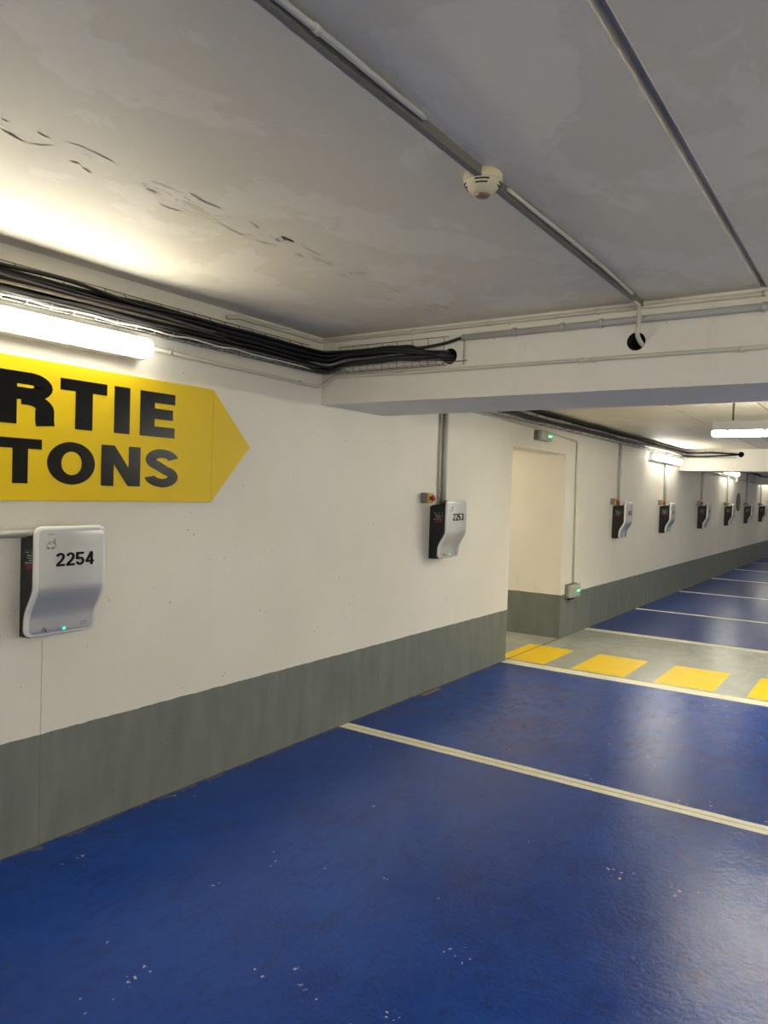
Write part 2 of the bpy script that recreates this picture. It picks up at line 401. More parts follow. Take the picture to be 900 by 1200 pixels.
# beams: the first has two core holes in its front face
def beam(y0, y1, z, holes, ztop):
    bm = B(-.1, X1, y0, y1, z, ztop)
    if not holes:
        for a in (0,): pass
        return struct('trim_beam', bm, M['wall_plain'])
    bm.free(); bm = bmesh.new()
    # front face as a grid of cells, the hole cells ringed round
    r = .042; xs = [-.1]; s = .07
    for hx, hz in holes: xs += [hx-s, hx+s]
    xs.append(X1)
    for i in range(len(xs)-1):
        a, b = xs[i], xs[i+1]
        if i % 2 == 0:
            bm.faces.new([bm.verts.new(p) for p in ((a, y0, z), (b, y0, z), (b, y0, ztop), (a, y0, ztop))])
        else:
            hx, hz = holes[i//2]; n = 32; z0, z1 = hz-s, hz+s
            bm.faces.new([bm.verts.new(p) for p in ((a, y0, z), (b, y0, z), (b, y0, z0), (a, y0, z0))])
            bm.faces.new([bm.verts.new(p) for p in ((a, y0, z1), (b, y0, z1), (b, y0, ztop), (a, y0, ztop))])
            inn, deep, out = [], [], []
            for k in range(n):
                t = 2*PI*(k+.5)/n+PI/4*0; cx, cz = math.cos(t), math.sin(t); m = max(abs(cx), abs(cz))
                inn.append(bm.verts.new((hx+r*cx, y0, hz+r*cz))); deep.append(bm.verts.new((hx+r*cx, y0+.4, hz+r*cz)))
                out.append(bm.verts.new((hx+s*cx/m, y0, hz+s*cz/m)))
            for k in range(n):
                j = (k+1) % n
                bm.faces.new((inn[k], inn[j], out[j], out[k])); bm.faces.new((inn[k], inn[j], deep[j], deep[k]))
                ca, cb = out[k].co, out[j].co
                if abs(ca.x-cb.x) > 1e-5 and abs(ca.z-cb.z) > 1e-5:
                    c = bm.verts.new((ca.x if abs(abs(ca.x-hx)-s) < 1e-5 else cb.x, y0, ca.z if abs(abs(ca.z-hz)-s) < 1e-5 else cb.z))
                    bm.faces.new((out[k], out[j], c))
            bm.faces.new(list(reversed(deep)))
    for q in (((-.1, y1, z), (X1, y1, z), (X1, y1, ztop), (-.1, y1, ztop)), ((-.1, y0, z), (X1, y0, z), (X1, y1, z), (-.1, y1, z)),
              ((-.1, y0, ztop), (X1, y0, ztop), (X1, y1, ztop), (-.1, y1, ztop)), ((-.1, y0, z), (-.1, y1, z), (-.1, y1, ztop), (-.1, y0, ztop)),
              ((X1, y0, z), (X1, y1, z), (X1, y1, ztop), (X1, y0, ztop))):
        bm.faces.new([bm.verts.new(p) for p in q])
    bmesh.ops.remove_doubles(bm, verts=bm.verts, dist=1e-5)
    for f in bm.faces:      # bare concrete of the drilled core, coloured darker to look unlit
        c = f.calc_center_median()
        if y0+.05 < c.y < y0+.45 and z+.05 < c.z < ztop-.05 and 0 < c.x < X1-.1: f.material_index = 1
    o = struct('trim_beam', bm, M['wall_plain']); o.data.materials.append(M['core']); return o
M['core'] = simple('shaded_core', (52, 47, 42), .9)
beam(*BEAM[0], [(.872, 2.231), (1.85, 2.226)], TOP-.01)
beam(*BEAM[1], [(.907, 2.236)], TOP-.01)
beam(*BEAM[2], None, TOP-.01); beam(*BEAM[3], None, TOP-.01)

# ------------------------------------------------------------ painted floor markings
def strip_mesh(x0, x1, y0, y1, z=.0015, wob=.004, n=60):
    bm = bmesh.new(); A, Bv = [], []
    for k in range(n+1):
        x = x0+(x1-x0)*k/n
        A.append((x, y0+random.uniform(-wob, wob)*.5)); Bv.append((x, y1+random.uniform(-wob, wob)*.5))
    for k in range(n):
        bm.faces.new([bm.verts.new((*p, z)) for p in (A[k], A[k+1], Bv[k+1], Bv[k])])
    bmesh.ops.remove_doubles(bm, verts=bm.verts, dist=1e-5)
    r = bmesh.ops.extrude_face_region(bm, geom=list(bm.faces))
    for v in r['geom']:
        if isinstance(v, bmesh.types.BMVert): v.co.z = 0.0001
    return fixn(bm)
LINES = [(-1.3, .12, 'cream painted bay line on the blue floor closest to the camera, under the charger 2254 bay'),
 (3.82, .1, 'cream painted bay line crossing the near blue floor between chargers 2254 and 2253'),
 (6.22, .135, 'wide cream line edging the near side of the yellow-striped crossing'),
 (8.4, .14, 'cream line edging the far side of the grey crossing strip, before the far blue bays'),
 (10.45, .1, 'cream bay line on the far blue floor, first beyond the crossing strip'),
 (13.0, .1, 'cream bay line on the far blue floor, second beyond the crossing strip'),
 (15.7, .1, 'cream bay line on the far blue floor, third beyond the crossing strip'),
 (18.25, .1, 'cream bay line on the far blue floor, fourth beyond the crossing strip'),
 (20.7, .1, 'thin far cream bay line on the blue floor, fifth beyond the crossing strip'),
 (23.2, .1, 'farthest cream bay line at the right edge of the photo')]
for y, w, lab in LINES[1:]:
    o = obj('parking_line', strip_mesh(.01, 5.0, y-w/2, y+w/2), M['line'])
    tag(o, lab, 'floor marking', 'cream bay lines painted on the floor')
    if y == 3.82:
        g = obj('seam', strip_mesh(.05, 5.0, y-.003, y+.002, .002, .002), M['cable_tan'], o); g['label'] = 'thin brown seam along the middle of the line'
for x0, lab in ((-.12, 'yellow crossing stripe at the wall opening, cut by the dark floor joint'), (.59, 'yellow crossing stripe second from the wall opening'),
               (1.29, 'yellow crossing stripe third from the wall opening'), (1.99, 'yellow crossing stripe cut off by the right edge of the photo'),
               (2.69, None), (3.39, None)):
    if lab is None: continue
    tag(obj('crossing_stripe', strip_mesh(x0, x0+.46, 6.34, 7.12, .0015, .012, 12), M['yellow']), lab, 'floor marking', 'yellow pedestrian crossing stripes')

# ------------------------------------------------------------ the exit sign
sg = thing('exit_sign', 'large yellow arrow-shaped exit sign with black lettering on the near wall', 'sign', (0, 1.0, 1.7))
SX = .02
def sgx(y, z, x): return (x, y-1.0, z-1.7)
bm = bmesh.new(); out = [(.35, 1.42), (2.634, 1.42), (2.634, 1.982), (.35, 1.982)]
def prism(bm, pts, x0, x1, f):
    rings(bm, [[f(y, z, x0) for y, z in pts], [f(y, z, x1) for y, z in pts]]); return bm
sp = obj('panel', fixn(prism(bm, out, -.001, SX, sgx)), M['sign'], sg)
obj('arrow_tip', fixn(prism(bmesh.new(), [(2.636, 1.42), (2.902, 1.712), (2.636, 1.982)], 0, SX-.001, sgx)), M['sign'], sg)
def word(name, glyphs, z0, h, tv, th, parent):
    for ch, y0, y1 in glyphs:
        bm = bmesh.new(); w = (y1-y0)/h
        draw_glyph(bm, ch, w, tv, th, lambda u, v, l, y0=y0: sgx(y0+u*h, z0+v*h, SX+l+.0002))
        o = obj('letter', face_out(bm), M['letter'], sp)
word('w', [('S', 1.03, 1.25), ('O', 1.27, 1.51), ('R', 1.535, 1.782), ('T', 1.80, 2.021), ('I', 2.058, 2.14), ('E', 2.194, 2.394)], 1.72, .205, .40, .235, sg)
word('w', [('P', .93, 1.10), ('I', 1.125, 1.20), ('E', 1.225, 1.39), ('T', 1.545, 1.724), ('O', 1.747, 1.968), ('N', 1.998, 2.202), ('S', 2.226, 2.420)], 1.488, .177, .36, .225, sg)
sg.name = 'exit_sign'

# ------------------------------------------------------------ charging stations
def prof(t):
    """outer depth of the front cover at height t above its bottom"""
    if t > .205: return .17
    if t > .065:
        s = (t-.065)/.14; s = s*s*(3-2*s); return .112+(.17-.112)*s
    return .112-(.065-t)*.06
def halfw(t, W, H, r):
    if t < r: return W-r+math.sqrt(max(0, r*r-(r-t)**2))
    if t > H-r: return W-r+math.sqrt(max(0, r*r-(t-H+r)**2))
    return W
def cover_mesh(W, t0, t1, r, off, th, bev):
    H = t1-t0; ts = [0, .001, .003, .006, .01, .015, .02]+[.02+i*(H-.04)/44 for i in range(1, 44)]+[H-v for v in (.02, .015, .01, .006, .003, .001, 0)]
    rs = []
    for t in ts:
        w = halfw(t, W, H, r); T_ = t+t0
        sl = (prof(T_+.003)-prof(T_-.003))/.006; nl = math.hypot(1, sl); nx, nz = 1/nl, -sl/nl
        e = min(1, min(t, H-t)/.008); e = math.sqrt(1-(1-e)**2)
        d = off-bev*(1-e)
        px = prof(T_)
        ring = []
        for y, o in ((-w, -th), (-w, d-bev), (-w+bev*.3, d-bev*.3), (-w+bev, d), (w-bev, d), (w-bev*.3, d-bev*.3), (w, d-bev), (w, -th)):
            ring.append((px+nx*o, y, T_+nz*o))
        rs.append(ring)
    bm = bmesh.new(); rings(bm, rs); return fixn(bm)
def mk_charger(label, number, loc, detail=True):
    t = thing('charging_station', label, 'charging station', loc, 'electric car chargers along the wall')
    # black body: side profile follows the cover
    hw = .115; pr = []
    ts = [-.006+.41*k/30 for k in range(31)]
    front = [(prof(max(0, s))-.03, s) for s in ts]
    outline = [(-.002, -.010), (front[0][0]-.02, -.008)]+front+[(.13, .405), (.02, .39), (-.002, .38)]
    bm = bmesh.new()
    ins = lambda d: [(min(max(x, 0)+0, 1), z) for x, z in outline]
    rings(bm, [[(x, -hw, z) for x, z in outline], [(x, hw, z) for x, z in outline]])
    es = [e for e in bm.edges if abs(e.verts[0].co.y-e.verts[1].co.y) < 1e-6]
    bmesh.ops.triangulate(bm, faces=[f for f in bm.faces if len(f.verts) > 4])
    bd = obj('body', fixn(bm), M['black'], t)
    obj('cover_back', cover_mesh(.150, .004, .433, .03, -.016, .030, .002), M['black'], t, True)
    cv = obj('front_cover', cover_mesh(.155, 0, .438, .032, 0, .016, .006), M['white_plastic'], t)
    m = cv.modifiers.new('es', 'EDGE_SPLIT'); m.split_angle = math.radians(50)
    for p in cv.data.polygons: p.use_smooth = True
    pn = obj('face_panel', cover_mesh(.139, .012, .427, .022, .0014, .0015, .0008), M['silver'], cv, True)
    # digits
    h = .053; x = -.072; nb = bmesh.new()
    for ch in number:
        draw_glyph(nb, ch, .74, .25, .175, lambda u, v, l, x=x: (.1719+l, x+u*h, .281+v*h))
        x += h*.815
    o = obj('bay_number', face_out(nb), M['letter'], cv); o['label'] = 'black bay number on the cover'
    # status light
    px = prof(.018)+.0015
    obj('status_light', lathe(bmesh.new(), [(.0065, 0), (.0065, .0015), (.004, .003), (.0005, .0034)], (px, .008, .022), 'x', 18), M['led'], cv, True)
    # pictogram of a car with its plug, name above
    bm = text_mesh('EVlink', .011)
    for v in bm.verts: v.co = Vector((.1722, v.co.x-.092, .404+v.co.y))
    obj('name_print', bm, M['cable_grey'], cv)
    bm = bmesh.new(); y, z = -.112, .352
    K = lambda *p: [(.1724, y+a*.001, z+b*.001) for a, b in p]
    for pts in (K((0, 6), (2, 16), (8, 20), (14, 27), (28, 27), (34, 18)), K((0, 6), (6, 2), (26, 2), (36, 4)), K((8, 20), (24, 20)), K((36, 18), (38, 30), (32, 32), (31, 22), (36, 18)), K((33, 33), (33, 38)), K((37, 32), (37, 37)), K((36, 4), (40, 10), (38, 18))):
        tube(bm, pts, .0011, 5)
    for cx in (8, 28): tube(bm, K(*[(cx+4*math.cos(a*PI/5), 2+4*math.sin(a*PI/5)) for a in range(11)]), .001, 5)
    obj('car_pictogram', bm, M['cable_grey'], cv)
    bm = bmesh.new(); pz = .022
    def LW(a, b): return (prof(pz+b*.001)+.0018, -.088+a*.001, pz+b*.001)
    tube(bm, [LW(a, b) for a, b in ((0, 4), (3, 10), (8, 12), (12, 8), (12, 2), (7, -1), (2, 0), (0, 4))], .001, 5)
    for k in range(3): tube(bm, [LW(14, 6-4*k), LW(19, 2-4*k)], .0012, 5)
    obj('badge_reader_mark', bm, M['letter'], cv)
    bm = text_mesh('Schneider\nElectric', .009)
    for v in bm.verts: 
        zz = .038+v.co.y; v.co = Vector((prof(zz)+.0018, v.co.x+.095, zz))
    obj('maker_mark', bm, M['cable_grey'], cv)
    # warning label on the side
    sb = bmesh.new(); ys = -hw-.0008
    box(sb, .03, .12, ys, -hw, .338, .341); o = obj('side_label', sb, M['st_green'], bd); o['label'] = 'green line over the printed warning rows'
    sb = bmesh.new(); rnd = random.Random(3)
    for r_, zz in enumerate((.328, .316, .306, .296, .286)):
        for c_ in range(6):
            if rnd.random() < .62: xx = .034+c_*.014; box(sb, xx, xx+rnd.uniform(.004, .010), ys, -hw, zz, zz+.005)
    obj('side_print', sb, M['st_white'], bd)
    sb = bmesh.new(); box(sb, .03, .118, ys, -hw, .276, .280)
    for c_ in range(5): box(sb, .036+c_*.015, .043+c_*.015, ys, -hw, .262, .267)
    box(sb, .05, .1, ys, -hw, .270, .274); obj('side_warning', sb, M['st_red'], bd)
    return t
mk_charger('white and silver wall charger numbered 2254, below the yellow sign', '2254', (0, 1.77, .887))
mk_charger('white charger numbered 2253, on the wall just beyond the near beam', '2253', (0, 4.95, 1.018))
far = [(9.385, '2252', 'small white and black charger, first past the passage opening'),
       (11.655, '2251', 'small charger under the lit wall lamp in front of the second beam'),
       (14.32, '2250', 'small charger in the dark stretch just past the second beam'),
       (16.88, '2249', 'small charger beneath the second far wall lamp'),
       (19.38, '2248', 'tiny charger in shadow beside the round sign, short of the third beam'),
       (21.72, '2247', 'tiny charger at the right edge of the photo, under the brightly lit far wall')]
proto = None
for y, n, lab in far:
    mk_charger(lab, n, (0, y, 1.018))

# isolating switches beside the chargers
def mk_switch(label, loc):
    t = thing('emergency_switch', label, 'switch', loc, 'emergency switches beside the chargers')
    obj('switch_box', B(0, .055, -.038, .038, -.038, .038, bev=.005), M['grey_plastic'], t)
    obj('yellow_plate', B(.055, .066, -.036, .036, -.036, .036, bev=.004), M['yel_plastic'], t)
    obj('red_button', fixn(lathe(bmesh.new(), [(.012, .066), (.012, .076), (.021, .080), (.021, .092), (.016, .097), (.002, .098)], (0, 0, 0), 'x', 22)), M['red'], t, True)
    obj('link_pipe', T([(.03, .036, 0), (.03, .09, 0), (.024, .13, .004)], .006, 8), M['pvc'], t, True)
    return t
sw = mk_switch('red and yellow emergency switch on the wall left of charger 2253', (0, 4.73, 1.462))
for y, w in ((9.2, 'the first charger past the passage opening'), (11.47, 'the charger under the lit lamp before the second beam'), (14.13, 'the charger in the dark stretch past the second beam'),
             (16.69, 'the charger beneath the second far wall lamp'), (19.19, 'the tiny charger beside the round sign'), (21.53, 'the last charger at the right edge')):
    dup(sw, (0, y, 1.462), 'small emergency switch left of ' + w)

# ------------------------------------------------------------ conduits
def pipe(name, label, pts, r, m, group=None, clips=(), n=12, s=0, cat='conduit', clip_axis=None):
    t = thing(name, label, cat, pts[0], group); o0 = Vector(pts[0])
    P = [Vector(p)-o0 for p in pts]
    obj('pipe', T(P, r, n, s), m, t, True)
    for c in clips:
        c0 = Vector(c[0]) - o0; d = Vector(c[1]).normalized()
        bm = T([c0-d*.008, c0+d*.008], r*1.35, 12)
        if len(c) > 2:
            w = Vector(c[2]); tube(bm, [c0, c0+w], .006, 8)
        obj('clip', bm, m, t, True)
    return t
# at charger 2253: a thin and a thick one
pipe('conduit', 'thin white conduit dropping to charger 2253, left of the thick grey one', [(.014, 4.935, 2.17), (.014, 4.935, 1.40)], .009, M['pvc'], clips=[((.014, 4.935, z), (0, 0, 1)) for z in (2.04, 1.52)])
pipe('conduit', 'thick grey conduit dropping to the top of charger 2253', [(.024, 4.985, 2.2), (.024, 4.985, 1.36)], .022, M['pvc_grey'])
for y, w in ((9.43, 'the first charger past the passage opening'), (11.74, 'the charger under the lit lamp before the second beam'), (14.39, 'the charger in the dark stretch past the second beam'),
             (16.93, 'the charger beneath the second far wall lamp'), (19.43, 'the tiny charger beside the round sign'), (21.77, 'the last charger at the right edge')):
    pipe('conduit', 'grey vertical conduit above ' + w, [(.02, y, 2.19), (.02, y, 1.38)], .018, M['pvc_grey'], 'grey vertical conduits above the chargers', clips=[((.02, y, z), (0, 0, 1)) for z in (2.05,)])
# grey conduit running into charger 2254 from the left
pipe('conduit', 'light grey horizontal conduit entering charger 2254 from the left edge', [(.035, -.5, 1.291), (.035, 1.63, 1.290), (.04, 1.665, 1.285), (.045, 1.69, 1.265), (.045, 1.70, 1.235)], .0155, M['pvc_grey'], s=3,
     clips=[((.035, .9, 1.291), (0, 1, 0))])
# lamp supply conduit: along the wall, up on to the beam face
Z = 2.125
pipe('conduit', 'thin cream conduit leaving the near wall lamp and turning along the first beam', [(.014, 2.19, Z), (.014, 3.42, 2.106), (.016, 3.475, 2.108), (.04, 3.496, 2.13), (.09, 3.5, 2.163), (.16, 3.5, 2.165), (.65, 3.5, 2.158), (5.0, 3.5, 2.150)], .0095, M['pvc'],
     clips=[((.014, y, Z-(y-2.19)*.0146), (0, 1, 0)) for y in (2.36, 3.3)]+[((x, 3.5, 2.163-.005*x), (1, 0, 0)) for x in (.6, 1.6, 1.66, 2.3, 3.2)])
pipe('conduit', 'thin cream conduit tight under the ceiling, from the near wall on to the beam', [(.012, 2.72, 2.362), (.012, 2.80, 2.378), (.012, 3.46, 2.378), (.03, 3.50, 2.379), (.08, 3.501, 2.38), (5.0, 3.501, 2.376)], .010, M['pvc'],
     clips=[((x, 3.501, 2.3795), (1, 0, 0)) for x in (.64, 1.1, 1.67, 2.38, 3.1)])
pipe('conduit', 'thick grey conduit along the beam taking in one black cable', [(.955, 3.494, 2.319), (2.4, 3.494, 2.322), (5.0, 3.494, 2.322)], .0165, M['pvc_grey'],
     clips=[((x, 3.494, 2.321), (1, 0, 0)) for x in (1.25, 1.5, 1.69, 2.38, 3.1)])
# conduit above the passage with the drop to the low exit light
pipe('conduit', 'thin cream conduit above the passage opening, dropping to the low exit light', [(.014, 4.3, 2.178), (.014, 5.9, 2.168), (.014, 7.0, 2.140), (.014, 7.86, 2.104), (.014, 7.895, 2.085), (.014, 7.915, 1.3), (.014, 7.93, .56)], .0095, M['pvc'],
     clips=[((.014, 7.0, 2.140), (0, 1, 0)), ((.014, 7.9, 2.03), (0, 0, 1)), ((.014, 7.907, 1.6), (0, 0, 1)), ((.014, 7.915, 1.2), (0, 0, 1)), ((.014, 7.925, .66), (0, 0, 1))])
pipe('conduit', 'cream conduit running along the far wall below the second far lamp', [(.014, 13.4, 2.06), (.014, 17.9, 2.01), (.014, 20.7, 2.0)], .012, M['pvc'])

# trunking under the ceiling with its sagging conduit and the drop into the beam
t = thing('ceiling_trunking', 'long narrow white trunking under the ceiling, running through the smoke detector', 'trunking', (1.875, 1.0, CZ1))
def tr(bm, y0, y1):
    pr_ = [(-.013, 0), (-.013, -.023), (-.0095, -.0265), (.008, -.0265), (.008, 0)]
    rings(bm, [[(x, y0-1, z) for x, z in pr_], [(x, y1-1, z) for x, z in pr_]]); return bm
bm = tr(bmesh.new(), -2.5, 1.87); tr(bm, 1.92, 3.49); obj('channel', fixn(bm), simple('trunking_grey', (118, 114, 104), .55), t)
bm = bmesh.new(); box(bm, -.016, -.0131, -3.5, .87, -.027, -.001); box(bm, -.016, -.0131, .92, 2.49, -.027, -.001)
o = obj('edge_lip', bm, M['white_plastic'], t); o['label'] = 'bright white edge of the trunking'
t['label'] = 'long narrow white trunking under the ceiling, running through the smoke detector'
c1 = [(.018, y-1, -.012-.006*math.sin(7*y)) for y in [-2+.12*k for k in range(28)]]
pipe('conduit', 'thin pale conduit lying against the trunking, near the top edge of the photo', [(1.893, -1.5, 2.398), (1.896, .4, 2.388), (1.8945, 1.0, 2.389), (1.902, 1.2, 2.386), (1.899, 1.35, 2.388), (1.889, 1.55, 2.398)], .0075, M['pvc_grey'], s=6, clips=[((1.8985, 1.13, 2.388), (0, 1, 0))])
pipe('conduit', 'thin pale conduit lying against the trunking between detector and beam', [(1.889, 2.02, 2.393), (1.893, 2.25, 2.390), (1.899, 2.45, 2.388), (1.894, 2.6, 2.391), (1.899, 2.8, 2.388), (1.892, 3.05, 2.391), (1.885, 3.3, 2.39)], .0065, M['pvc'], s=6, clips=[((1.896, 2.55, 2.390), (0, 1, 0)), ((1.899, 2.76, 2.388), (0, 1, 0))])
pipe('flexible_conduit', 'white bent conduit dropping from the trunking into the hole in the beam', [(1.872, 3.38, 2.379), (1.872, 3.45, 2.377), (1.873, 3.468, 2.35), (1.872, 3.466, 2.30), (1.868, 3.468, 2.25), (1.872, 3.50, 2.222), (1.882, 3.56, 2.2)], .0105, M['pvc'], s=8)

# ------------------------------------------------------------ smoke detector
t = thing('smoke_detector', 'round cream smoke detector on the ceiling trunking', 'smoke detector', (1.862, 1.915, CZ1+.001))
obj('base', fixn(lathe(bmesh.new(), [(.05, 0), (.052, -.004), (.055, -.008), (.055, -.022), (.053, -.026)], (0, 0, 0), n=48)), M['cream'], t, True)
obj('shell', fixn(lathe(bmesh.new(), [(.053, -.026), (.0525, -.028), (.047, -.038), (.040, -.047), (.031, -.055), (.024, -.060)], (0, 0, 0), n=48)), M['cream'], t, True)
obj('sensor_lens', fixn(lathe(bmesh.new(), [(.021, -.059), (.021, -.062), (.017, -.067), (.008, -.070), (.001, -.0705)], (0, 0, 0), n=28)), M['lens'], t, True)
for q in range(4):
    a0 = math.radians(-65+90*q-24)
    for r, z, sp in ((.0508, -.0325, 46), (.0455, -.0405, 42)):
        bm = bmesh.new(); pts = [(r*math.cos(a0+math.radians(sp*k/12)), r*math.sin(a0+math.radians(sp*k/12)), z) for k in range(13)]
        tube(bm, pts, .0019, 6); obj('vent_slot', bm, M['dark'], t)

# ------------------------------------------------------------ lamps
def lamp_body(t, L, tubem, hw=.05):
    """batten lamp along local y, housing towards -x (wall side); local origin at the middle of its back"""
    bm = bmesh.new(); rs = []
    def ring(y, k):
        pr_ = [(.0725, -.044), (.086, -.044), (.106, -.036), (.118, -.016), (.118, .016), (.106, .036), (.086, .044), (.0725, .044)]
        c = (.085, 0)
        return [(c[0]+(x-c[0])*k, y, z*k) for x, z in pr_]
    h = L/2
    for y, k in ((-h, .55), (-h+.006, .82), (-h+.02, .96), (-h+.035, 1), (h-.035, 1), (h-.02, .96), (h-.006, .82), (h, .55)): rs.append(ring(y, k))
    rings(bm, rs); obj('diffuser', fixn(bm), tubem, t, True)
    obj('housing', B(-.001, .072, -h+.012, h-.012, -hw, hw, bev=.008), M['white_plastic'], t)
    for y in [-h+.12+(L-.24)*k/5 for k in range(6)]:
        for s in (1, -1): obj('clip', B(.062, .08, y-.012, y+.012, s*.0455-.003, s*.0455+.003, bev=.001), M['white_plastic'], t)
for y, lab in ((-2.4, 'added fill lamp on the near wall behind the camera'), (1.415, 'glowing white batten lamp on the near wall above the yellow sign'), (11.6, 'small glowing wall lamp just before the second beam'),  # the lamp behind the camera is added to light the ceiling more
               (16.95, 'tiny glowing wall lamp seen under the second beam'), (22.4, 'far wall lamp hidden behind the third beam, lighting the last charger')):
    t = thing('batten_lamp', lab, 'lamp', (0, y, 2.103), 'batten lamps on the wall'); lamp_body(t, 1.56, M['tube'] if y < 5 else M['tube_far'], .049)
def susp(x0, y, label, m='tube', hw=.05, z=2.13, group='batten lamps hanging across the bays'):
    L = 1.56
    t = thing('suspended_lamp', label, 'lamp', (x0+L/2, y, z), group)
    t.rotation_euler = (0, PI/2, PI/2)     # local +x points down, the length runs along world x
    lamp_body(t, L, M[m], hw)
    inv = t.rotation_euler.to_matrix().inverted()
    for dx in (-.63, .63):
        zt = (CZ1 if y < 3.5 else CZ2)
        obj('hanging_rod', T([inv @ Vector((dx, 0, 0)), inv @ Vector((dx, 0, zt-z+.002))], .008, 8), M['wire'], t, True)
        obj('rod_plate', T([inv @ Vector((dx, 0, 0)), inv @ Vector((dx, 0, .006))], .035, 14), M['white_plastic'], t)
    return t
susp(1.65, 6.4, 'glowing white lamp hanging from rods beyond the near beam, right edge', 'tube_hung')
M['tube_fill'] = emit('fill_lamp_diffuser', (1, .965, .83), 46)  # for unseen lamps added over the lane to raise the fill light
for x0, y, lab in ((3.7, -1.5, 'added fill lamp hanging across the bays behind the camera'), (5.2, 1.2, 'added fill lamp hanging over the driving lane beside the near bays'),
   (7.0, -2.2, 'added fill lamp hanging over the far side of the lane behind the camera'), (7.0, 2.8, 'added fill lamp hanging over the far side of the lane beside the near bays'),
   (4.6, 6.9, 'added fill lamp hanging over the lane in line with the crossing'), (5.4, 10.5, 'added fill lamp hanging over the lane before the second beam'),
   (5.6, 16.2, 'added fill lamp hanging over the lane past the second beam'), (5.2, 24.0, 'added fill lamp hanging over the bays past the third beam')):
    susp(x0, y, lab, 'tube_fill', .06, 2.09, 'added fill lamps hanging over the lane')
# lamp inside the passage, round the corner
t = thing('passage_lamp', 'round lamp on the passage ceiling round the corner', 'lamp', (-1.7, 6.85, 2.201))
obj('rim', fixn(lathe(bmesh.new(), [(.15, 0), (.16, -.01), (.16, -.03), (.14, -.035)], (0, 0, 0), n=32)), M['white_plastic'], t, True)
obj('dome', fixn(lathe(bmesh.new(), [(.139, -.034), (.12, -.06), (.07, -.08), (.01, -.086)], (0, 0, 0), n=32)), emit('passage_diffuser', (1, .88, .64), 42), t, True)

# ------------------------------------------------------------ exit lights
def exit_light(label, loc, w, h, d):
    t = thing('exit_light', label, 'emergency light', loc, None)
    obj('case', B(0, d*.45, -w/2, w/2, -h/2, h/2, bev=.008), M['grey_plastic'], t)
    obj('cover', B(d*.4, d, -w/2+.006, w/2-.006, -h/2+.006, h/2-.006, bev=.014, seg=3), M['clear'], t)
    obj('lit_pane', B(d-.001, d+.003, w*.0, w*.42, -h*.32, h*.32, bev=.001), M['led_glow'], t)
    for k in (.12, .30):
        obj('green_led', lathe(bmesh.new(), [(.011, 0), (.010, .004), (.003, .006)], (d+.003, w*k, 0), 'x', 16), M['led_exit'], t, True)
    return t
t = exit_light('green-lit exit light box above the passage opening', (0, 6.89, 2.083), .30, .095, .075)
obj('stub', T([(.014, -.03, .04), (.014, -.03, .062)], .010, 8), M['dark'], t)
t = exit_light('low green-lit exit light box on the grey band beside the passage', (0, 7.86, .49), .30, .15, .075)
for y in (-.12, -.06, 0): obj('gland', T([(.04, y, -.07), (.04, y, -.092)], .013, 10), M['dark'], t)

# ------------------------------------------------------------ round sign on the far wall
t = thing('round_sign', 'dark round plate on the far wall beyond the second far lamp', 'sign', (0, 18.35, 1.5))
obj('plate', fixn(lathe(bmesh.new(), [(.2, 0), (.2, .015), (.19, .02)], (0, 0, 0), 'x', 40)), simple('brown_plate', (104, 92, 84), .4), t)
obj('rim', T([(.018, .195*math.cos(k*PI/20), .195*math.sin(k*PI/20)) for k in range(41)], .008, 8), M['black'], t, True)
t = thing('junction_box', 'small white junction box on the far wall below the second far lamp', 'junction box', (0, 17.95, 2.0))
obj('box_body', B(0, .05, -.06, .06, -.06, .06, bev=.006), M['white_plastic'], t)
obj('box_lid', B(.05, .056, -.055, .055, -.055, .055, bev=.003), M['pvc'], t)

# ------------------------------------------------------------ wire cable trays
def rungs(t, o0, f, s0, s1, step=.1):
    s = s0
    while s < s1:
        bm = tube(bmesh.new(), [f(s, .012, 2.336), f(s+.012, .014, 2.325), f(s+.012, .014, 2.185), f(s+.012, .05, 2.178), f(s+.012, .085, 2.178), f(s+.012, .095, 2.19), f(s+.012, .095, 2.20)], .0022, 5)
        for v in bm.verts: v.co -= o0
        obj('rung', bm, M['wire'], t); s += step
def tray(name, label, runs, group, step=.1):
    t = thing(name, label, 'cable tray', runs[0][0](runs[0][1], 0, 2.18), group); o0 = t.location.copy()
    a = bmesh.new()
    for f, s0, s1 in runs:
        for d, z in ((.012, 2.336), (.012, 2.26), (.03, 2.181), (.065, 2.181), (.095, 2.20)):
            n = max(2, int((s1-s0)/.3)); tube(a, [f(s0+(s1-s0)*k/n, d, z) for k in range(n+1)], .0022, 5)
        rungs(t, o0, f, s0, s1, step)
    for v in a.verts: v.co -= o0
    obj('rail_wires', a, M['wire'], t)
    return t
fw = lambda s, d, z: (d, s, z)
def fb(y0, sgn=-1): return lambda s, d, z: (s, y0+sgn*d, z)
tray('cable_tray', 'wire cable tray along the near wall and on along the first beam', [(fw, -.6, 3.38), (fb(3.515), .13, .87)], 'wire cable trays')
tray('cable_tray', 'wire cable tray along the wall between the first and second beams', [(fw, 4.25, 12.5), (fb(12.65), .13, .85)], 'wire cable trays', .25)
tray('cable_tray', 'far wire cable tray past the second beam', [(fw, 13.4, 20.55), (fb(20.72), .13, 2.2)], 'wire cable trays', .2)
# little wire end bracket beside the hole
t = thing('tray_end', 'bent wire bracket beside the cable hole in the first beam', 'bracket', (.93, 3.505, 2.20))
obj('wire_upright', T([(.03, 0, -.02), (.03, 0, .11)], .0028, 6), M['wire'], t)
obj('wire_foot', T([(-.1, -.004, -.002), (.05, -.004, .0)], .0028, 6), M['wire'], t)

